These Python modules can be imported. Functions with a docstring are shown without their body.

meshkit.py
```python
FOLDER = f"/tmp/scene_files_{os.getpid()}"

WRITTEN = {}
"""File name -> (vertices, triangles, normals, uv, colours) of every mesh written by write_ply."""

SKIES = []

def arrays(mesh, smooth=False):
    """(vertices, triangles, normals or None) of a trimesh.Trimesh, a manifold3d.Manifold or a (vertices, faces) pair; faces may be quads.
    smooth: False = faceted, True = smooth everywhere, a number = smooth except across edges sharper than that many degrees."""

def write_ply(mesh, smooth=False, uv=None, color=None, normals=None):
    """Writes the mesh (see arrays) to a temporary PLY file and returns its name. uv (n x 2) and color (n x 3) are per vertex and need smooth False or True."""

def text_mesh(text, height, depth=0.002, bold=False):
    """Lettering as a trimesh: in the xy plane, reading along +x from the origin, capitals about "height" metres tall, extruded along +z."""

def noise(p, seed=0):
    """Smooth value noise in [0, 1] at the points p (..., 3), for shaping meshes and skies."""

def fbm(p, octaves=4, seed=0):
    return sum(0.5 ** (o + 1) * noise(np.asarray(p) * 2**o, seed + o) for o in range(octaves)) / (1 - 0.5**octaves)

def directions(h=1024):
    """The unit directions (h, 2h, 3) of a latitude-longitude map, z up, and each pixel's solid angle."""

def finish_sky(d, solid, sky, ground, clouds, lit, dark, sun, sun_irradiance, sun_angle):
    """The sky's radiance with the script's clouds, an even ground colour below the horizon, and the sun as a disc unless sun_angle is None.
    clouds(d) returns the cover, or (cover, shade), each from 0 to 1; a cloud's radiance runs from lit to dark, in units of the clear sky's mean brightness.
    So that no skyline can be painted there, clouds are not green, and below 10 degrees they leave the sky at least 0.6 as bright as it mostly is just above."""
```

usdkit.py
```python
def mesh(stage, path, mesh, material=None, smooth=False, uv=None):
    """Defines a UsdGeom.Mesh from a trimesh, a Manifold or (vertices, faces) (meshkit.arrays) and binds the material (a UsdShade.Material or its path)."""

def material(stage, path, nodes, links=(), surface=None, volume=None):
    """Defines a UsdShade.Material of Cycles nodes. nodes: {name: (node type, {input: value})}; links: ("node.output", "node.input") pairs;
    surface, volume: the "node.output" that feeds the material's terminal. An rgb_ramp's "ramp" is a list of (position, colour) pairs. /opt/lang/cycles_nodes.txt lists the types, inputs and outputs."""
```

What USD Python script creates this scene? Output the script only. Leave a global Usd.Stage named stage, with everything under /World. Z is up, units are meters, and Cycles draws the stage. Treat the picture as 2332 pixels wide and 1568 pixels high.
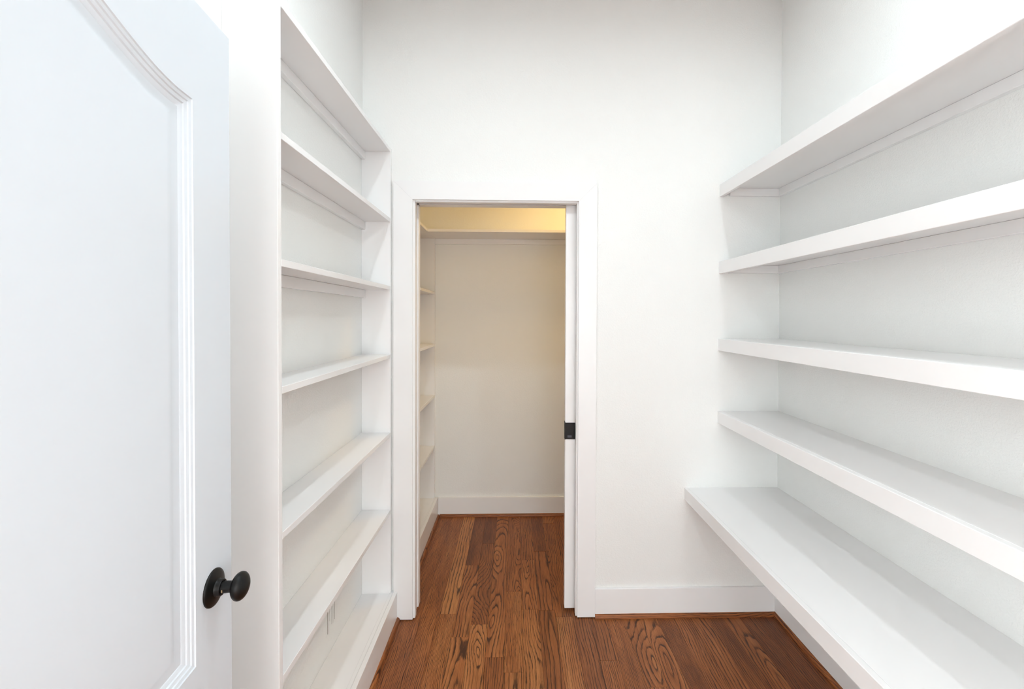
import math, random
import numpy as np
import trimesh
import manifold3d as m3
from shapely.geometry import Polygon
from pxr import Gf, Sdf, Usd, UsdGeom, UsdLux, UsdShade, Vt
import usdkit

stage = Usd.Stage.CreateInMemory()
UsdGeom.SetStageUpAxis(stage, UsdGeom.Tokens.z)
UsdGeom.SetStageMetersPerUnit(stage, 1.0)
world = UsdGeom.Xform.Define(stage, '/World')
stage.SetDefaultPrim(world.GetPrim())
UsdGeom.Scope.Define(stage, '/World/Looks')

# ------------------------------------------------------------------ camera
EYE, YAW, PITCH, ROLL = 1.4797, -0.0257, -0.0128, 0.0034
FPX, CX, CY, W, H = 1033.68, 1199.2, 735.0, 2332.0, 1568.0
EXPOSURE = -0.05
cy_, sy_, cp_, sp_, cr_, sr_ = math.cos(YAW), math.sin(YAW), math.cos(PITCH), math.sin(PITCH), math.cos(ROLL), math.sin(ROLL)
fwd = np.array([-sy_ * cp_, cy_ * cp_, sp_])
rt = np.array([cy_, sy_, 0.0])
upv = np.cross(rt, fwd)
r_ax, u_ax = cr_ * rt + sr_ * upv, -sr_ * rt + cr_ * upv
cam = UsdGeom.Camera.Define(stage, '/World/camera')
M = Gf.Matrix4d(1.0)
M.SetRow(0, Gf.Vec4d(*r_ax, 0)); M.SetRow(1, Gf.Vec4d(*u_ax, 0)); M.SetRow(2, Gf.Vec4d(*(-fwd), 0)); M.SetRow(3, Gf.Vec4d(0, 0, EYE, 1))
cam.AddTransformOp().Set(M)
AP = 36.0
cam.CreateHorizontalApertureAttr(AP)
cam.CreateVerticalApertureAttr(AP * H / W)
cam.CreateFocalLengthAttr(FPX / W * AP)
cam.CreateHorizontalApertureOffsetAttr(-(CX - W / 2) / W * AP)
cam.CreateVerticalApertureOffsetAttr((CY - H / 2) / W * AP)
cam.CreateClippingRangeAttr(Gf.Vec2f(0.01, 100))
cam.CreateExposureAttr(EXPOSURE)

# ------------------------------------------------------------------ light
# daylight that comes through the open pantry doorway behind the camera
DAY = 2.520
DAY_COLOR = (0.905, 0.976, 1.0)
sky_mat = usdkit.material(stage, '/World/Looks/daylight', {'b': ('background_shader', {'color': DAY_COLOR, 'strength': DAY})}, surface='b.background')
dome = UsdLux.DomeLight.Define(stage, '/World/daylight')
dome.CreateIntensityAttr(DAY)
dome.CreateColorAttr(Gf.Vec3f(*DAY_COLOR))
LAMP, LAMP_COLOR = 720.0, (0.847, 0.951, 1.0)
CLOSET_LAMP, CLOSET_COLOR = 88.0, (1.0, 0.67, 0.255)
LAMP_SPOTS = [(-0.22, 0.94), (0.86, 0.94)]

# ------------------------------------------------------------------ helpers
def numbered(path):
    if not stage.GetPrimAtPath(path):
        return path
    k = 1
    while stage.GetPrimAtPath(f'{path}_{k:03d}'):
        k += 1
    return f'{path}_{k:03d}'

def tag(p, label=None, cat=None, group=None, kind=None):
    for k, v in (('label', label), ('category', cat), ('group', group), ('kind', kind)):
        if v:
            p.SetCustomDataByKey(k, v)
    return p

def thing(name, label, cat, group=None, kind=None, loc=(0, 0, 0), rotz=0.0):
    x = UsdGeom.Xform.Define(stage, numbered('/World/' + name))
    if any(loc):
        x.AddTranslateOp().Set(Gf.Vec3d(*loc))
    if rotz:
        x.AddRotateZOp().Set(rotz)
    return tag(x.GetPrim(), label, cat, group, kind)

def obj(name, mesh, mat, parent=None, smooth=False, label=None):
    base = str(parent.GetPath()) if parent else '/World'
    m = usdkit.mesh(stage, numbered(f'{base}/{name}'), mesh, mat, smooth=smooth)
    return tag(m.GetPrim(), label)

def box(x0, x1, y0, y1, z0, z1, b=0.0012):
    """A box with chamfered edges."""
    lo, hi = np.array([x0, y0, z0]), np.array([x1, y1, z1])
    b = min(b, 0.45 * float((hi - lo).min()))
    if b <= 0:
        m = trimesh.creation.box(hi - lo)
        m.apply_translation((lo + hi) / 2)
        return m
    pts = []
    for sx in (0, 1):
        for sy in (0, 1):
            for sz in (0, 1):
                s = np.array([sx, sy, sz])
                c = np.where(s, hi, lo)
                inn = np.where(s, -b, b)
                for a in range(3):
                    q = c.copy()
                    for o in range(3):
                        if o != a:
                            q[o] += inn[o]
                    pts.append(q)
    return trimesh.Trimesh(*hull(np.array(pts)), process=False)

def hull(pts):
    h = m3.Manifold.hull_points(np.asarray(pts, float)).to_mesh()
    return np.array(h.vert_properties[:, :3], float), np.array(h.tri_verts)

def join(*ms):
    return trimesh.util.concatenate([m for m in ms])

def mbox(x0, x1, y0, y1, z0, z1):
    return m3.Manifold.cube((x1 - x0, y1 - y0, z1 - z0)).translate((x0, y0, z0))

def lathe(profile, n=48):
    """profile: (radius, z) pairs; returns a trimesh about z."""
    return trimesh.creation.revolve(np.array(profile), sections=n)

def prism(poly, axis, a0, a1):
    """A 2-D polygon extruded along x or y. poly in (y,z) for x, (x,z) for y."""
    m = trimesh.creation.extrude_polygon(Polygon(poly), a1 - a0, engine='earcut')
    v = m.vertices.copy()
    if axis == 'x':
        w = np.column_stack([v[:, 2] + a0, v[:, 0], v[:, 1]])
        return trimesh.Trimesh(w, m.faces, process=False)
    w = np.column_stack([v[:, 0], v[:, 2] + a0, v[:, 1]])
    return trimesh.Trimesh(w, m.faces[:, ::-1], process=False)

# ------------------------------------------------------------------ materials
def paint(name, color, rough, bump=0.0, scale=90.0, dist=0.0012):
    nodes = {'p': ('principled_bsdf', {'base_color': color, 'roughness': rough, 'specular_ior_level': 0.4})}
    links = []
    if bump:
        nodes |= {'g': ('geometry', {}), 'n': ('noise_texture', {'scale': scale, 'detail': 3.0, 'roughness': 0.5}),
                  'r': ('map_range', {'range_type': 'smoothstep', 'from_min': 0.34, 'from_max': 0.68, 'clamp': True}),
                  'b': ('bump', {'strength': bump, 'distance': dist})}
        links = [('g.position', 'n.vector'), ('n.fac', 'r.value'), ('r.result', 'b.height'), ('b.normal', 'p.normal')]
    return usdkit.material(stage, '/World/Looks/' + name, nodes, links, surface='p.BSDF')

WALL = paint('wall_paint', (0.93, 0.926, 0.905), 0.6, 0.34, 150.0, 0.0010)
CEIL = paint('ceiling_paint', (0.94, 0.94, 0.93), 0.8, 0.3, 85.0, 0.0012)
TRIM = paint('trim_paint', (0.94, 0.925, 0.919), 0.28, 0.04, 260.0, 0.0005)
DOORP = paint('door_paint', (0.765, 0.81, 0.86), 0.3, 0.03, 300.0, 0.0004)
BLACK = usdkit.material(stage, '/World/Looks/black_bronze', {
    'g': ('geometry', {}), 'n': ('noise_texture', {'scale': 160.0, 'detail': 2.0}),
    'c': ('rgb_ramp', {'ramp': [(0.35, (0.0025, 0.0025, 0.003)), (0.75, (0.007, 0.006, 0.005))]}),
    'p': ('principled_bsdf', {'roughness': 0.40, 'specular_ior_level': 0.3})},
    [('g.position', 'n.vector'), ('n.fac', 'c.fac'), ('c.color', 'p.base_color')], surface='p.BSDF')
SLOT = paint('dark_slot', (0.05, 0.04, 0.03), 0.8)
BRASS = usdkit.material(stage, '/World/Looks/brass', {'p': ('principled_bsdf', {'base_color': (0.55, 0.42, 0.25), 'metallic': 1.0, 'roughness': 0.35})}, surface='p.BSDF')

def lamp_material(name, color, strength):
    return usdkit.material(stage, '/World/Looks/' + name, {'e': ('emission', {'color': color, 'strength': strength})}, surface='e.emission')
LENS = lamp_material('lamp_lens', LAMP_COLOR, LAMP * 1.12)
LENS2 = lamp_material('lamp_lens_dimmer', LAMP_COLOR, LAMP * 0.90)
LENS_WARM = lamp_material('closet_lamp_lens', CLOSET_COLOR, CLOSET_LAMP)

# oak: growth rings of a slightly wandering log cut by each board; the board's own coordinates come from the "grain" and "look" primvars
def oak(name):
    N = {
        'gr': ('attribute', {'attribute': 'grain'}), 'lk': ('attribute', {'attribute': 'look'}),
        'gs': ('separate_xyz', {}), 'ls': ('separate_xyz', {}),
        # slow wander of the pith depth along the board
        'hm': ('mapping', {'scale': (4.0, 1.35, 1.0)}), 'hn': ('noise_texture', {'scale': 1.0, 'detail': 1.0, 'roughness': 0.4}),
        'h0': ('math', {'math_type': 'subtract', 'value2': 0.5}), 'h1': ('math', {'math_type': 'multiply'}),
        # across wander
        'wm': ('mapping', {'scale': (16.0, 3.2, 1.0), 'location': (3.1, 7.7, 1.3)}), 'wn': ('noise_texture', {'scale': 1.0, 'detail': 2.0, 'roughness': 0.55}),
        'w0': ('math', {'math_type': 'multiply_add', 'value2': 0.032, 'value3': -0.016}),
        'x0': ('math', {'math_type': 'subtract'}), 'x1': ('math', {'math_type': 'add'}),
        'xx': ('math', {'math_type': 'multiply'}), 'hh': ('math', {'math_type': 'multiply'}), 'sm': ('math', {'math_type': 'add'}),
        'rr': ('math', {'math_type': 'sqrt'}),
        # jagged ring edges
        'jm': ('mapping', {'scale': (90.0, 13.0, 1.0)}), 'jn': ('noise_texture', {'scale': 1.0, 'detail': 3.0, 'roughness': 0.62}),
        'j0': ('math', {'math_type': 'multiply_add', 'value2': 0.0080}),
        # ring density varies slowly
        'sf': ('math', {'math_type': 'fraction'}), 'sd': ('math', {'math_type': 'multiply_add', 'value2': 150.0, 'value3': 30.0}),
        'rf': ('math', {'math_type': 'multiply'}),
        'fr': ('math', {'math_type': 'fraction'}),
        'ring': ('rgb_ramp', {'ramp': [(0.0, (0.9, 0.9, 0.9)), (0.04, (0.70, 0.70, 0.70)), (0.11, (0.30, 0.30, 0.30)), (0.35, (0.10, 0.10, 0.10)), (0.76, (0.0, 0.0, 0.0)), (0.82, (0.3, 0.3, 0.3)), (0.88, (1, 1, 1)), (1.0, (1, 1, 1))]}),
        # pores
        'pm': ('mapping', {'scale': (750.0, 18.0, 1.0)}), 'pn': ('noise_texture', {'scale': 1.0, 'detail': 2.0, 'roughness': 0.7}),
        'pr': ('map_range', {'from_min': 0.44, 'from_max': 0.72, 'to_min': 0.0, 'to_max': 0.85, 'clamp': True}),
        'fm': ('mapping', {'scale': (330.0, 5.0, 1.0)}), 'fn': ('noise_texture', {'scale': 1.0, 'detail': 3.0, 'roughness': 0.6}),
        'cm': ('mapping', {'scale': (16.0, 2.2, 1.0), 'location': (9.0, 2.0, 5.0)}), 'cn': ('noise_texture', {'scale': 1.0, 'detail': 3.0}),
        'base': ('rgb_ramp', {'ramp': [(0.20, (0.16, 0.046, 0.015)), (0.5, (0.42, 0.138, 0.041)), (0.80, (0.65, 0.28, 0.095))]}),
        'cs': ('math', {'math_type': 'multiply_add', 'value2': 0.45}), 'cf': ('math', {'math_type': 'multiply_add', 'value2': 0.45}),
        'mk': ('math', {'math_type': 'multiply_add', 'value2': 0.60, 'use_clamp': True}),
        'bm': ('mapping', {'scale': (60.0, 7.0, 1.0), 'location': (4.0, 1.0, 8.0)}), 'bn': ('noise_texture', {'scale': 1.0, 'detail': 2.0}),
        'br': ('map_range', {'from_min': 0.36, 'from_max': 0.58, 'to_min': 0.45, 'to_max': 1.0, 'clamp': True}), 'rm': ('math', {'math_type': 'multiply'}),
        'mm': ('math', {'math_type': 'multiply', 'value2': 0.95}),
        'mix': ('mix_color', {'blend_type': 'mix', 'b': (0.042, 0.013, 0.005)}),
        'bp': ('bump', {'strength': 0.10, 'distance': 0.0004, 'invert': True}),
        'p': ('principled_bsdf', {'roughness': 0.42, 'specular_ior_level': 0.35}),
    }
    L = [('gr.vector', 'gs.vector'), ('lk.vector', 'ls.vector'),
         ('gr.vector', 'hm.vector'), ('hm.vector', 'hn.vector'), ('hn.fac', 'h0.value1'), ('h0.value', 'h1.value1'), ('ls.y', 'h1.value2'),
         ('gr.vector', 'wm.vector'), ('wm.vector', 'wn.vector'), ('wn.fac', 'w0.value1'),
         ('gs.x', 'x0.value1'), ('ls.x', 'x0.value2'), ('x0.value', 'x1.value1'), ('w0.value', 'x1.value2'),
         ('x1.value', 'xx.value1'), ('x1.value', 'xx.value2'), ('h1.value', 'hh.value1'), ('h1.value', 'hh.value2'),
         ('xx.value', 'sm.value1'), ('hh.value', 'sm.value2'), ('sm.value', 'rr.value1'),
         ('gr.vector', 'jm.vector'), ('jm.vector', 'jn.vector'), ('jn.fac', 'j0.value1'), ('rr.value', 'j0.value3'),
         ('j0.value', 'rf.value1'), ('gs.z', 'sf.value1'), ('sf.value', 'sd.value1'), ('sd.value', 'rf.value2'), ('rf.value', 'fr.value1'), ('fr.value', 'ring.fac'),
         ('gr.vector', 'pm.vector'), ('pm.vector', 'pn.vector'), ('pn.fac', 'pr.value'),
         ('gr.vector', 'fm.vector'), ('fm.vector', 'fn.vector'),
         ('gr.vector', 'cm.vector'), ('cm.vector', 'cn.vector'),
         ('cn.fac', 'cs.value1'), ('ls.z', 'cs.value3'), ('fn.fac', 'cf.value1'), ('cs.value', 'cf.value3'), ('cf.value', 'base.fac'),
         ('pr.result', 'mk.value1'), ('ring.color', 'rm.value1'), ('br.result', 'rm.value2'), ('gr.vector', 'bm.vector'), ('bm.vector', 'bn.vector'), ('bn.fac', 'br.value'), ('rm.value', 'mk.value3'), ('mk.value', 'mm.value1'), ('mm.value', 'mix.fac'), ('base.color', 'mix.a'),
         ('mix.result', 'p.base_color'), ('mk.value', 'bp.height'), ('bp.normal', 'p.normal')]
    return usdkit.material(stage, '/World/Looks/' + name, N, L, surface='p.BSDF')
OAK = oak('stained_oak')

def oak_obj(name, mesh, parent, rng, along='y', center=None, look=None, label=None):
    """A board with its own grain: local across / along coordinates, a seed, and (pith offset, ring wander, tone)."""
    v, f, _ = usdkit.meshkit.arrays(mesh)
    prim = obj(name, mesh, OAK, parent, label=label)
    v = np.asarray(v)
    c = (v.max(0) + v.min(0)) / 2 if center is None else np.asarray(center)
    d = v - c
    acr, alo = (d[:, 0] + 0.5 * d[:, 2], d[:, 1]) if along == 'y' else (d[:, 1] + 0.7 * d[:, 2], d[:, 0])
    if look is None:
        kind = rng.random()
        if kind < 0.55:      # plain-sawn: cathedrals and eyes
            look = (rng.uniform(-0.03, 0.03), rng.uniform(0.12, 0.34), rng.gauss(0.03, 0.10), rng.uniform(0.15, 0.5))
        elif kind < 0.8:     # rift: close straight lines
            look = (rng.choice([-1, 1]) * rng.uniform(0.07, 0.14), rng.uniform(0.10, 0.22), rng.gauss(0.0, 0.10), rng.uniform(0.4, 0.9))
        else:
            look = (rng.choice([-1, 1]) * rng.uniform(0.03, 0.06), rng.uniform(0.25, 0.5), rng.gauss(0.03, 0.10), rng.uniform(0.2, 0.6))
    seed = rng.randrange(60) + look[3]
    g = np.column_stack([acr, alo + rng.uniform(0, 30), np.full(len(v), seed)])
    api = UsdGeom.PrimvarsAPI(prim)
    api.CreatePrimvar('grain', Sdf.ValueTypeNames.Float3Array, 'vertex').Set(Vt.Vec3fArray.FromNumpy(g.astype(np.float32)))
    api.CreatePrimvar('look', Sdf.ValueTypeNames.Float3Array, 'vertex').Set(Vt.Vec3fArray.FromNumpy(np.tile(np.float32(look[:3]), (len(v), 1))))
    return prim

# ------------------------------------------------------------------ dimensions (metres; x to the right, y into the picture)
XLW, XRW = -0.738, 1.3127            # left and right wall faces
YN, YF = -0.010, 2.2235              # near and far wall faces of the pantry
YF2 = 2.345                          # closet face of the far wall
YB = 3.376                           # closet back wall
ZC = 3.05
XO1, XO2, ZO = -0.4947, 0.3104, 2.045  # closet doorway, inner edges of its casing
XCR = 1.40                           # closet right wall
T = 0.019

# ------------------------------------------------------------------ floor
rng = random.Random(11)
floor = thing('floor', 'dark stained oak strip floor running from the pantry into the closet', 'floor', kind='structure')
obj('subfloor', box(XLW - 0.1, XCR + 0.1, -0.20, YB + 0.1, -0.06, -0.0195, 0), SLOT, floor)
PW, PH = 0.0826, 0.0398
SEEN = [(-.339, 2.254), (-.168, 2.173), (0, 2.432), (.082, 2.280), (.252, 2.220), (-.258, 2.697), (-.178, 2.952), (.083, 2.746), (.169, 2.849),
        (.253, 3.238), (-.087, 1.960), (-.005, 1.874), (.41, 1.931), (.583, 1.786)]
# grain of the boards in the middle of the floor: (x, y from, y to) -> (pith offset, ring wander, tone, ring density)
GRAIN = [(-.58, 1.3, 3.4, (.12, .12, -.10, .75)), (-.50, 1.3, 3.4, (-.10, .16, -.02, .70)), (-.42, 1.3, 3.4, (.10, .14, .04, .75)),
         (-.34, 1.0, 2.2, (.12, .10, .10, .85)), (-.34, 2.2, 3.4, (.03, .30, .24, .18)), (-.25, 1.3, 2.69, (.03, .30, .06, .28)), (-.25, 2.69, 3.4, (.09, .14, -.14, .6)),
         (-.17, 1.0, 2.17, (.005, .26, .20, .42)), (-.17, 2.17, 2.95, (-.04, .30, -.08, .42)), (-.17, 2.95, 3.4, (.11, .12, -.16, .7)),
         (-.09, 1.0, 1.96, (.055, .42, -.02, .40)), (-.09, 1.96, 3.4, (-.02, .34, .08, .26)), (-.005, 1.0, 1.87, (.0, .40, .12, .16)), (-.005, 1.87, 2.43, (.11, .10, .12, .80)),
         (-.005, 2.43, 3.4, (.03, .44, -.02, .50)), (.08, 1.0, 2.28, (.07, .24, .16, .50)), (.08, 2.28, 2.74, (.0, .40, .06, .34)), (.08, 2.74, 3.4, (.06, .20, -.04, .5)),
         (.16, 1.0, 2.85, (.02, .26, -.03, .13)), (.16, 2.85, 3.4, (.10, .10, -.14, .7)), (.25, 1.0, 2.22, (.06, .22, .14, .48)), (.25, 2.22, 3.24, (-.03, .30, -.02, .48)),
         (.33, 1.0, 3.4, (.06, .30, -.04, .34)), (.41, 1.93, 3.4, (.04, .24, -.02, .22)), (.41, 1.0, 1.93, (.11, .10, .06, .7)), (.50, 1.0, 3.4, (.12, .08, .02, .85)),
         (.58, 1.0, 3.4, (.02, .30, .03, .24)), (.66, 1.0, 3.4, (.004, .34, .04, .24)), (.74, 1.0, 3.4, (.13, .06, -.10, .95)), (.83, 1.0, 3.4, (.10, .22, -.01, .5)),
         (.91, 1.0, 3.4, (.05, .14, .0, .24)), (.99, 1.0, 3.4, (.12, .10, -.12, .60)), (1.07, 1.0, 3.4, (.02, .30, -.03, .30)), (1.15, 1.0, 3.4, (.12, .12, -.12, .60)), (1.24, 1.0, 3.4, (.10, .18, -.14, .5))]
def grain_of(xc, a, b):
    for gx, g0, g1, lk in GRAIN:
        if abs(xc - gx) < 0.045 and g0 - 0.02 <= max(a, 1.75) and (a + b) / 2 > 1.2 and a < g1 - 0.05 and b > g0 + 0.05:
            return lk
    return None
joints = {}
for xc, yj in SEEN:
    joints.setdefault(math.floor((xc - PH) / PW), []).append(yj)
k0, k1 = math.floor((XLW - PH) / PW), math.floor((XRW - PH) / PW)
for k in range(k0, k1 + 1):
    x0, x1 = max(PH + k * PW, XLW + 0.001), min(PH + (k + 1) * PW, XRW - 0.001)
    if x1 - x0 < 0.008:
        continue
    js = sorted(joints.get(k, []))
    first = (js[0] if js else 1.70) - rng.uniform(0.45, 0.75)
    y = first
    while y > 0.15:
        js.append(y)
        y -= rng.uniform(0.40, 0.95)
    ys = [-0.13] + sorted(js) + [YB - 0.004]
    for a, b in zip(ys[:-1], ys[1:]):
        lift = rng.uniform(-0.0002, 0.0002)
        oak_obj('plank', box(x0 + 0.00025, x1 - 0.00025, a + 0.00025, b - 0.00025, -0.0195, lift, 0.0006), floor, rng,
                center=(PH + (k + 0.5) * PW, (a + b) / 2, 0), look=grain_of(PH + (k + 0.5) * PW, a, b))
hall = obj('floor_outside', box(-2.6, 2.6, -4.2, -0.133, -0.06, 0.0, 0), OAK)
tag(hall, 'oak floor of the room outside the pantry doorway', 'floor', kind='structure')
tag(obj('ceiling_outside', box(-2.6, 2.6, -4.2, -0.125, 3.05, 3.13, 0), CEIL), 'white ceiling of the room outside the pantry doorway', 'ceiling', kind='structure')

tag(obj('wall_outside', box(1.75, 1.86, -4.2, -0.125, 0, 3.05, 0), CEIL), 'white right wall of the room outside the pantry doorway', 'wall', kind='structure')

tag(obj('wall_outside', mbox(-2.6, 1.75, -4.2, -4.09, 0, 3.05) - mbox(0.0, 1.2, -4.3, -4.0, 0.3, 2.2), CEIL), 'white window wall of the room outside the pantry doorway', 'wall', kind='structure')

# ------------------------------------------------------------------ walls and ceilings
def structure(name, mesh, mat, label, cat):
    return tag(obj(name, mesh, mat), label, cat, kind='structure')
structure('wall_left', box(XLW - 0.11, XLW, YN - 0.11, YF2 + 0.02, -0.06, ZC, 0), WALL, 'white textured wall behind the built-in bookcase', 'wall')
structure('wall_right', box(XRW, XRW + 0.11, YN - 0.11, YF, -0.06, ZC, 0), WALL, 'white textured wall carrying the five deep shelves', 'wall')
far = mbox(XLW - 0.002, XCR, YF, YF2, -0.06, ZC) - mbox(XO1 - 0.014, XO2 + 0.014, YF - 0.1, YF2 + 0.1, -0.1, ZO + 0.012) \
    - mbox(XO1 - 0.05, XO2 + 0.95, 2.2520, 2.3170, -0.1, ZO + 0.075)
structure('wall_far', far, WALL, 'white textured wall with the closet doorway in it', 'wall')
near = mbox(XLW - 0.11, XRW + 0.11, YN - 0.11, YN, -0.06, ZC) - mbox(-0.535, 0.98, YN - 0.2, YN + 0.1, -0.1, 2.07)
structure('wall_near', near, WALL, 'white wall around the pantry entrance behind the viewer', 'wall')
structure('ceiling', m3.Manifold(m3.Mesh(*[np.asarray(a, t) for a, t in zip((lambda m: (m.vertices, m.faces))(box(XLW - 0.11, XRW + 0.11, YN - 0.11, YF2, ZC, ZC + 0.08, 0)), (np.float32, np.uint32))]))
          - sum((m3.Manifold.cylinder(0.2, 0.046, 0.046, 48).translate((x, y, ZC - 0.05)) for x, y in LAMP_SPOTS), m3.Manifold()),
          CEIL, 'white pantry ceiling above the frame', 'ceiling')
structure('wall_closet_left', box(XLW - 0.11, XLW, YF2 + 0.02, YB + 0.11, -0.06, 2.75, 0), WALL, 'cream wall behind the closet shelves', 'wall')
structure('wall_closet_right', box(XCR, XCR + 0.11, YF, YB + 0.11, -0.06, 2.75, 0), WALL, 'cream wall at the hidden right end of the closet', 'wall')
structure('wall_closet_far', box(XLW, XCR, YB, YB + 0.11, -0.06, 2.75, 0), WALL, 'cream back wall of the lit closet', 'wall')
structure('ceiling_closet', box(XLW - 0.11, XCR + 0.11, YF2, YB + 0.11, 2.75, 2.83, 0), CEIL, 'white ceiling of the closet', 'ceiling')

# ------------------------------------------------------------------ closet doorway: casing and split jambs
YCF = 2.2055                          # face of the casing
CO, COL = 0.0880, 0.0920
trim = thing('trim_1', 'white flat mitred casing framing the closet doorway', 'door casing', kind='structure')
def mitre_leg(xi, xo):
    """A casing leg in the (x, z) plane with a 45 degree top."""
    g = 0.0004
    s = 1 if xo > xi else -1
    poly = [(xi, 0.006), (xi, ZO - g), (xo, ZO + CO - g), (xo, 0.006)]
    return prism(poly if s < 0 else poly[::-1], 'y', YCF, YF)
obj('casing_leg', mitre_leg(XO1, XO1 - COL), TRIM, trim)
obj('casing_leg', mitre_leg(XO2, XO2 + CO), TRIM, trim)
obj('casing_head', prism([(XO1 - COL, ZO + CO), (XO1, ZO), (XO2, ZO), (XO2 + CO, ZO + CO)], 'y', YCF, YF), TRIM, trim)
# left: front and back jamb strips with a slot for the door edge between them; right: the pocket's mouth; head: front and back strips with the track slot
JI = 0.0105
obj('jamb', box(XO1 - 0.0135, XO1 + JI, YF - 0.006, 2.2475, 0.004, ZO, 0.002), TRIM, trim)
obj('jamb', box(XO1 - 0.0135, XO1 + JI - 0.002, 2.3030, YF2, 0.004, ZO, 0.002), TRIM, trim)
obj('jamb', box(XO1 - 0.045, XO1 + 0.0015, 2.2475, 2.3030, 0.004, ZO + 0.02, 0), TRIM, trim)
obj('jamb', box(XO2 - JI * 0.75, XO2 + 0.0135, YF - 0.006, 2.2475, 0.004, ZO, 0.002), TRIM, trim)
obj('jamb', box(XO2 - JI * 0.75, XO2 + 0.0135, 2.3080, YF2, 0.004, ZO, 0.002), TRIM, trim)
obj('head_jamb', box(XO1 + JI, XO2 - JI * 0.75, YF - 0.006, 2.2475, ZO - 0.0095, ZO + 0.0115, 0.002), TRIM, trim)
obj('head_jamb', box(XO1 + JI - 0.002, XO2 - JI * 0.75, 2.3080, YF2, ZO - 0.0010, ZO + 0.0115, 0.002), TRIM, trim)
obj('track', box(XO1 + 0.0015, XO2 + 0.9, 2.2640, 2.2960, ZO + 0.048, ZO + 0.074, 0.001), paint('track_grey', (0.3, 0.27, 0.24), 0.5), trim, label='grey sliding track above the doorway')
# closet side casing
for s, xi in ((-1, XO1), (1, XO2)):
    obj('casing_leg', box(min(xi, xi + s * CO), max(xi, xi + s * CO), YF2, YF2 + 0.018, 0.004, ZO + 0.0, 0.001), TRIM, trim)
obj('casing_head', box(XO1 - CO, XO2 + CO, YF2, YF2 + 0.018, ZO + 0.0005, ZO + CO, 0.001), TRIM, trim)

# ------------------------------------------------------------------ pocket door, slid almost fully into the wall
door2 = thing('door_2', 'white sliding pocket door nearly hidden in the wall right of the closet doorway', 'door', kind='structure')
obj('leaf', box(0.2535, 1.10, 2.2665, 2.3015, 0.0125, ZO + 0.045, 0.0015), TRIM, door2)
def pull_plate(x0, x1, y0, y1, z0, z1, hx0, hx1, hz0, hz1, dep, r=0.004):
    out = m3.Manifold(m3.Mesh(*mesh_arr(box(x0, x1, y0, y1, z0, z1, r))))
    return out - mbox(hx0, hx1, y0 - 0.01, y0 + dep, hz0, hz1)
def mesh_arr(m):
    return np.asarray(m.vertices, np.float32), np.asarray(m.faces, np.uint32)
pull = obj('edge_pull', pull_plate(0.2525, 0.3040, 2.2630, 2.2690, 0.868, 0.951, 0.2620, 0.2935, 0.8745, 0.9440, 0.0045, 0.0015), BLACK, door2, label='square black edge pull')
obj('finger_cup', box(0.2618, 0.2937, 2.2645, 2.2674, 0.8743, 0.9442, 0.0), BLACK, pull)
obj('finger_lip', box(0.2655, 0.2870, 2.2637, 2.2650, 0.8760, 0.8885, 0.0006), paint('worn_metal', (0.06, 0.06, 0.075), 0.35), pull)
obj('edge_plate', box(0.2522, 0.2545, 2.2632, 2.3000, 0.866, 0.955, 0.0008), BLACK, pull)

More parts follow.
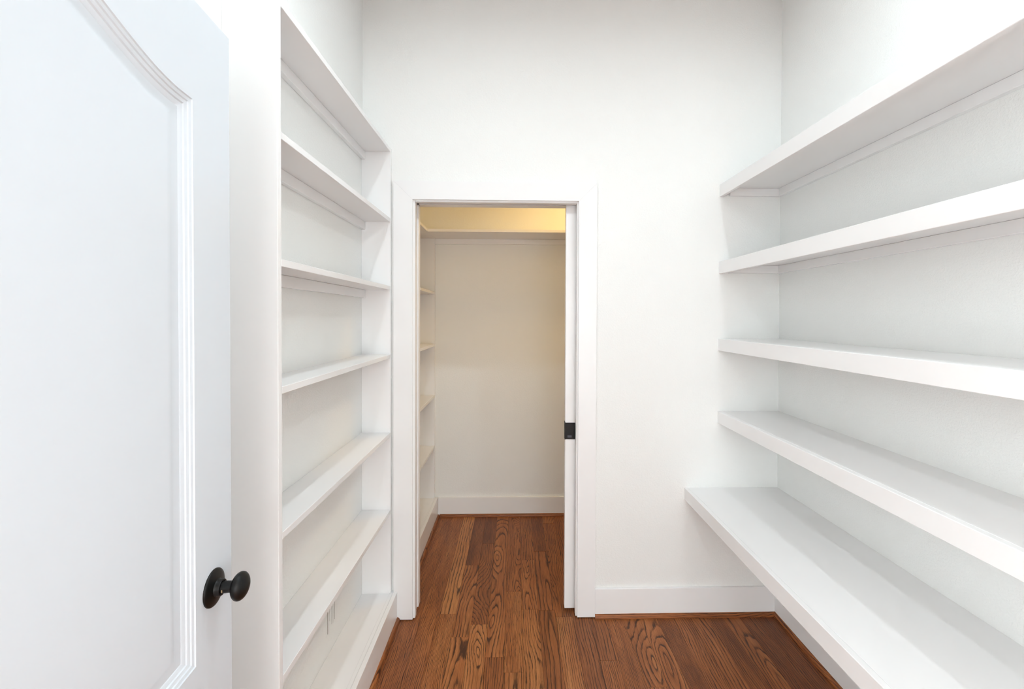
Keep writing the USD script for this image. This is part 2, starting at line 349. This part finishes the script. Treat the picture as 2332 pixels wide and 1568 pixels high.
# ------------------------------------------------------------------ baseboards with oak shoe moulding
def quarter(r=0.019, d=0.014, n=8):
    return [(0, 0)] + [(d * math.cos(a), r * math.sin(a)) for a in np.linspace(0, math.pi / 2, n)]
ZBB = 0.142
def base_x(name, label, x0, x1, yw, t=0.014, sx0=None, sx1=None):
    b = thing(name, label, 'baseboard', kind='structure')
    obj('board', box(x0, x1, yw - t, yw, 0.0, ZBB, 0.0015), TRIM, b)
    poly = [(yw - t - p[0], p[1]) for p in quarter()]
    oak_obj('shoe_molding', prism(poly[::-1], 'x', sx0 if sx0 is not None else x0, sx1 if sx1 is not None else x1), b, rng, 'x', look=(0.05, 0.3, -0.02, 0.4), label='stained oak shoe molding')
    return b
def base_y(name, label, xw, side, y0, y1, t=0.014, parent=None, zb=ZBB):
    b = parent or thing(name, label, 'baseboard', kind='structure')
    xa, xb = sorted((xw, xw + side * t))
    obj('board' if not parent else 'baseboard', box(xa, xb, y0, y1, 0.0, zb, 0.0015), TRIM, b)
    poly = [(xw + side * (t + p[0]), p[1]) for p in quarter()]
    oak_obj('shoe_molding', prism(poly if side > 0 else poly[::-1], 'y', y0, y1), b, rng, 'y', look=(0.05, 0.3, -0.02, 0.4), label='stained oak shoe molding')
    return b
base_x('baseboard_far', 'white baseboard right of the closet doorway with a stained oak shoe molding', XO2 + CO, XRW - 0.014, YF)
base_y('baseboard_right', 'white baseboard in shade beneath the lowest right shelf', XRW, -1, YN, YF - 0.0005)
base_x('baseboard_closet_far', 'white baseboard along the back wall of the closet', -0.566, XCR - 0.001, YB, sx0=-0.552)

# ------------------------------------------------------------------ built-in bookcase on the left
XL = -0.6002
def bookcase(name, label, y0, y1, tops, t0, xl, bb, zb, near_panel=True, panel_h=0.045):
    """y0..y1 inner faces of the side panels; tops: shelf tops; t0: underside of the top board."""
    bc = thing(name, label, 'bookcase')
    if near_panel:
        obj('side_panel', box(XLW, xl, y0 - T, y0, 0.0, t0 + panel_h, 0.001), TRIM, bc)
    obj('side_panel', box(XLW, xl + 0.0015, y1, y1 + T, 0.0, t0 + T, 0.001), TRIM, bc)
    obj('top_board', box(XLW, xl, y0, y1, t0, t0 + T, 0.001), TRIM, bc)
    for z in tops:
        sh = obj('shelf', box(XLW, xl, y0 + 0.0004, y1 - 0.0004, z - T, z, 0.001), TRIM, bc)
    for z in list(tops) + [t0 + T]:
        obj('cleat', box(XLW, XLW + 0.019, y0 + 0.0004, y1 - 0.0004, z - T - 0.038, z - T - 0.0003, 0.001), TRIM, bc)
    obj('bottom_board', box(XLW, xl, y0 + 0.0004, y1 - 0.0004, zb - 0.006 - T, zb - 0.006, 0.001), TRIM, bc)
    obj('toe_board', box(xl - 0.004, bb - 0.0205, y0 - T, y1 + T, 0.0, zb - 0.0025, 0.0012), TRIM, bc)
    base_y('', '', bb - 0.0195, 1, y0 - T if near_panel else y0, y1 + T - 0.018 if near_panel else y1 - 0.028, 0.0195, parent=bc, zb=zb)
    return bc
bookcase('built_in_bookcase', 'tall white built-in bookcase with shallow shelves along the left wall', 1.1848, YF - T, [1.9532, 1.6271, 1.2983, 0.9202, 0.5451], 2.2707, XL, -0.5680, 0.1418)
bookcase('built_in_bookcase', 'white bookcase inside the closet, seen through the left of its doorway', 2.40, YB - T, [1.6640, 1.2820, 0.9030, 0.5290], 2.0545, -0.5905, -0.5656, 0.1450, panel_h=T)

# ------------------------------------------------------------------ deep shelves along the right wall
NAMES = ['topmost deep white shelf on the right wall, under the bare upper wall', 'second deep white shelf from the top on the right wall',
         'middle deep white shelf on the right wall, at eye level', 'fourth deep white shelf down on the right wall, just above the wide counter shelf',
         'wide white counter shelf, lowest and deepest on the right wall']
RZ = [2.1348, 1.7564, 1.3761, 1.0166, 0.6355]
HN = 0.0586
for i, (z, nm) in enumerate(zip(RZ, NAMES)):
    xf = 1.0082 if i < 4 else 0.8444
    s = thing('wall_shelf', nm, 'shelf', group=None)
    obj('board', box(xf + 0.019, XRW, YN, YF, z - T, z, 0.0008), TRIM, s)
    obj('nosing', box(xf, xf + 0.0187, YN, YF, z - HN, z + 0.0002, 0.0012), TRIM, s)
    obj('cleat', box(XRW - 0.019, XRW, YN, YF - 0.0195, z - T - 0.038, z - T - 0.0003, 0.001), TRIM, s)
    obj('cleat', box(xf + 0.045, XRW, YF - 0.019, YF, z - T - 0.038, z - T - 0.0003, 0.001), TRIM, s)

# ------------------------------------------------------------------ closet back shelf
cs = thing('wall_shelf', 'cream shelf across the closet back wall under the warm lit strip', 'shelf')
obj('board', box(-0.5900, XCR - 0.001, YB - 0.290, YB, 2.0545, 2.0735, 0.001), TRIM, cs)
obj('cleat', box(-0.5900, XCR - 0.001, YB - 0.014, YB, 2.0160, 2.0542, 0.001), TRIM, cs)

# ------------------------------------------------------------------ entrance door, open against the left side
DW, DT, DZ0, DZ1 = 0.914, 0.035, 0.010, 2.030
edge = np.array([-0.5687, 0.9229]); dvec = np.array([-0.08928, 0.99601])
hinge = edge - dvec * DW
door1 = thing('door_1', 'white panelled entrance door standing open at the left', 'door', kind='structure', loc=(hinge[0], hinge[1], 0), rotz=math.degrees(math.atan2(-dvec[0], dvec[1])))
ST = 0.1190
def arch_top(s):
    """Height of the upper panel's head, s from the lock edge: flat shoulders, then an ogee up to the middle."""
    q = np.minimum(s, DW - s)
    t = np.clip((q - 0.142) / (DW / 2 - 0.142), 0, 1)
    return 1.8545 + 0.0715 * 0.5 * (1 - np.cos(np.pi * t))
PROFILE = [(0, 0), (0.0012, -0.0022), (0.0065, -0.0032), (0.0080, -0.0052), (0.0135, -0.0064), (0.0152, -0.0086), (0.0215, -0.0098), (0.0235, -0.0112), (0.0400, -0.0112), (0.0465, -0.0086)]
NA = 64
def loop(d, z0, top):
    """Panel outline inset by d: bottom row left to right, then the top row right to left (as s values from the lock edge)."""
    s = np.linspace(ST + d, DW - ST - d, NA)
    if top is None:
        zt = None
    zt = top(s)
    if callable(top):
        sl = np.gradient(zt, s)
        zt = zt - d * np.sqrt(1 + sl ** 2)
    return np.concatenate([np.column_stack([s, np.full(NA, z0 + d)]), np.column_stack([s, zt])[::-1]])
def leaf_face():
    """Vertices (s, z, depth) and faces of one moulded face with its two panels."""
    verts, faces, holes = [], [], []
    n0 = 0
    for z0, top in ((0.8640, arch_top), (0.215, lambda s: np.full_like(s, 0.705))):
        loops = [np.column_stack([loop(d, z0, top), np.full(2 * NA, h)]) for d, h in PROFILE]
        holes.append(loops[0][:, :2])
        k = 2 * NA
        verts.append(np.vstack(loops))
        for a in range(len(loops) - 1):
            for i in range(k):
                j = (i + 1) % k
                p, q, r, s = n0 + a * k + i, n0 + a * k + j, n0 + (a + 1) * k + j, n0 + (a + 1) * k + i
                faces += [(p, q, r), (p, r, s)]
        o = n0 + (len(loops) - 1) * k
        for i in range(NA - 1):
            b0, b1, t0, t1 = o + i, o + i + 1, o + k - 1 - i, o + k - 2 - i
            faces += [(b0, b1, t1), (b0, t1, t0)]
        n0 += k * len(loops)
    e = 0.0015
    pv, pf = trimesh.creation.triangulate_polygon(Polygon([(e, DZ0 + e), (DW - e, DZ0 + e), (DW - e, DZ1 - e), (e, DZ1 - e)], holes), engine='earcut')
    return np.vstack(verts + [np.column_stack([pv, np.zeros(len(pv))])]), np.vstack([np.array(faces), np.array(pf) + n0])
fv, ff = leaf_face()
def place(v, front):
    y = DW - v[:, 0]
    x = v[:, 2] if front else -DT - v[:, 2]
    return np.column_stack([x, y, v[:, 1]])
def orient(m, want):
    """Flip faces so their mean normal points along want."""
    if (m.area_faces[:, None] * m.face_normals).sum(0) @ want < 0:
        m.invert()
    return m
def fix(v, f, want):
    m = trimesh.Trimesh(v, f, process=False)
    tri = m.triangles
    n = np.cross(tri[:, 1] - tri[:, 0], tri[:, 2] - tri[:, 0])
    flip = (n @ want) < 0
    g = np.array(f); g[flip] = g[flip][:, ::-1]
    return trimesh.Trimesh(v, g, process=False)
front = fix(place(fv, True), ff, np.array([1.0, 0, 0]))
back = fix(place(fv, False), ff, np.array([-1.0, 0, 0]))
e = 0.0015
ring_o = [(-e, 0), (-DT + e, 0)]
def edge_strip():
    """The leaf's four edges with small chamfers, as rings of (x offset, inset)."""
    rings = []
    for x, ins in ((0.0, e), (-e, 0.0), (-DT + e, 0.0), (-DT, e)):
        rings.append(np.array([[x, ins, DZ0 + ins], [x, DW - ins, DZ0 + ins], [x, DW - ins, DZ1 - ins], [x, ins, DZ1 - ins]]))
    v = np.vstack(rings); f = []
    for a in range(3):
        for i in range(4):
            j = (i + 1) % 4
            f += [(a * 4 + i, a * 4 + j, a * 4 + 4 + j), (a * 4 + i, a * 4 + 4 + j, a * 4 + 4 + i)]
    m = trimesh.Trimesh(v, f, process=False)
    c = v.mean(0)
    tri = m.triangles
    n = np.cross(tri[:, 1] - tri[:, 0], tri[:, 2] - tri[:, 0])
    flip = (n * (tri.mean(1) - c)).sum(1) < 0
    g = np.array(f); g[flip] = g[flip][:, ::-1]
    return trimesh.Trimesh(v, g, process=False)
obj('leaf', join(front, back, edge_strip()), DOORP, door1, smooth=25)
# knob set: round rose, neck and oblate knob, on both faces
KZ, KS = 0.972, 0.0655
def on_axis(profile, front=True):
    m = lathe(profile, 56)
    v = np.array(m.vertices)
    w = np.column_stack([v[:, 2] if front else -DT - v[:, 2], v[:, 0] + DW - KS, v[:, 1] + KZ])
    return trimesh.Trimesh(w, m.faces if front else m.faces[:, ::-1], process=False)
rose_p = [(0, 0), (0.0335, 0), (0.0335, 0.0022), (0.0322, 0.0040), (0.0270, 0.0058), (0.0210, 0.0070), (0.0160, 0.0082), (0.0146, 0.0110), (0.0150, 0.0150), (0.0140, 0.0170), (0.0118, 0.0172), (0.0112, 0.0150), (0, 0.0150)]
neck_p = [(0, 0.0150), (0.0105, 0.0150), (0.0105, 0.0240), (0.0100, 0.0320), (0.0110, 0.0380), (0, 0.0380)]
ka, kr, kc = 0.0140, 0.0252, 0.0475
knob_p = [(0.0, kc - ka)] + [(kr * math.cos(a), kc + ka * math.sin(a)) for a in np.linspace(-1.35, 1.45, 30)] + [(0.0, kc + ka)]
for fr in (True, False):
    knob = obj('door_knob', on_axis(knob_p, fr), BLACK, door1, smooth=40, label='round black door knob on a round rose' if fr else None)
    obj('neck', on_axis(neck_p, fr), BLACK, knob, smooth=40)
    obj('rose', on_axis(rose_p, fr), BLACK, knob, smooth=40)
    if fr:
        yk = DW - KS - 0.0104
        obj('release_slot', box(0.0190, 0.0212, yk - 0.0006, yk + 0.0008, KZ - 0.0052, KZ + 0.0002, 0.0003), BRASS, knob)
obj('latch_plate', box(-0.0300, -0.0050, DW - 0.001, DW + 0.0006, KZ - 0.028, KZ + 0.028, 0.0004), BLACK, door1)
for z in (0.25, 1.02, 1.80):
    h = trimesh.creation.cylinder(0.0065, 0.09, sections=20); h.apply_translation((0.004, -0.004, z))
    obj('hinge', join(h, box(-0.030, 0.0015, -0.0018, 0.0008, z - 0.044, z + 0.044, 0.0003)), BLACK, door1, smooth=40)
# jamb lining of the entrance
tr2 = thing('trim_2', 'white lining of the entrance doorway behind the viewer', 'door casing', kind='structure')
obj('jamb', box(-0.535, -0.5150, YN - 0.11, YN, 0.0, 2.07, 0.001), TRIM, tr2)
obj('jamb', box(0.425, 0.445, YN - 0.11, YN, 0.0, 2.07, 0.001), TRIM, tr2)
obj('head_jamb', box(-0.5148, 0.4248, YN - 0.11, YN, 2.050, 2.07, 0.001), TRIM, tr2)

# ------------------------------------------------------------------ wall register in the bottom bay of the bookcase
vent = thing('wall_vent', 'small white slotted vent on the wall in the bottom bay of the left bookcase', 'vent')
vy0, vy1, vz0, vz1 = 1.790, 1.880, 0.215, 0.340
SLOTB = paint('vent_slot', (0.13, 0.10, 0.07), 0.8)
plate = mbox(XLW, XLW + 0.0012, vy0, vy1, vz0, vz1)
for yv, zl, w in ((1.8000, 0.222, 0.0042), (1.8200, 0.262, 0.0016), (1.8400, 0.236, 0.0020), (1.8540, 0.232, 0.0016), (1.8690, 0.237, 0.0030)):
    plate -= mbox(XLW + 0.0002, XLW + 0.01, yv - w / 2, yv + w / 2, zl, vz1 - 0.012)
    obj('slot', box(XLW + 0.0001, XLW + 0.0011, yv - w / 2 + 0.0001, yv + w / 2 - 0.0001, zl, vz1 - 0.012, 0), SLOTB, vent)
obj('plate', plate, WALL, vent)

# ------------------------------------------------------------------ lamps
def can_light(name, label, x, y, z, mat, r=0.040, drop=0.004):
    t = thing(name, label, 'ceiling light', loc=(x, y, z))
    obj('trim_ring', lathe([(r, 0.0), (r, -0.004), (r + 0.006, -0.006), (r + 0.022, -0.004), (r + 0.024, 0.0)], 48), TRIM, t, smooth=40)
    lens = lathe([(0.0, -drop), (r * 0.35, -drop * 0.95), (r * 0.65, -drop * 0.72), (r * 0.86, -drop * 0.42), (r - 0.004, -0.001), (r - 0.004, 0.004), (0.0, 0.004)], 48)
    obj('lens', lens, mat, t)
    return t
can_light('ceiling_light', 'round recessed ceiling light over the left half of the pantry', *LAMP_SPOTS[0], ZC, LENS)
can_light('ceiling_light', 'round recessed ceiling light over the right half of the pantry', *LAMP_SPOTS[1], ZC, LENS2)
can_light('ceiling_light', 'round warm ceiling light inside the closet', 0.55, 2.78, 2.75, LENS_WARM, r=0.10)
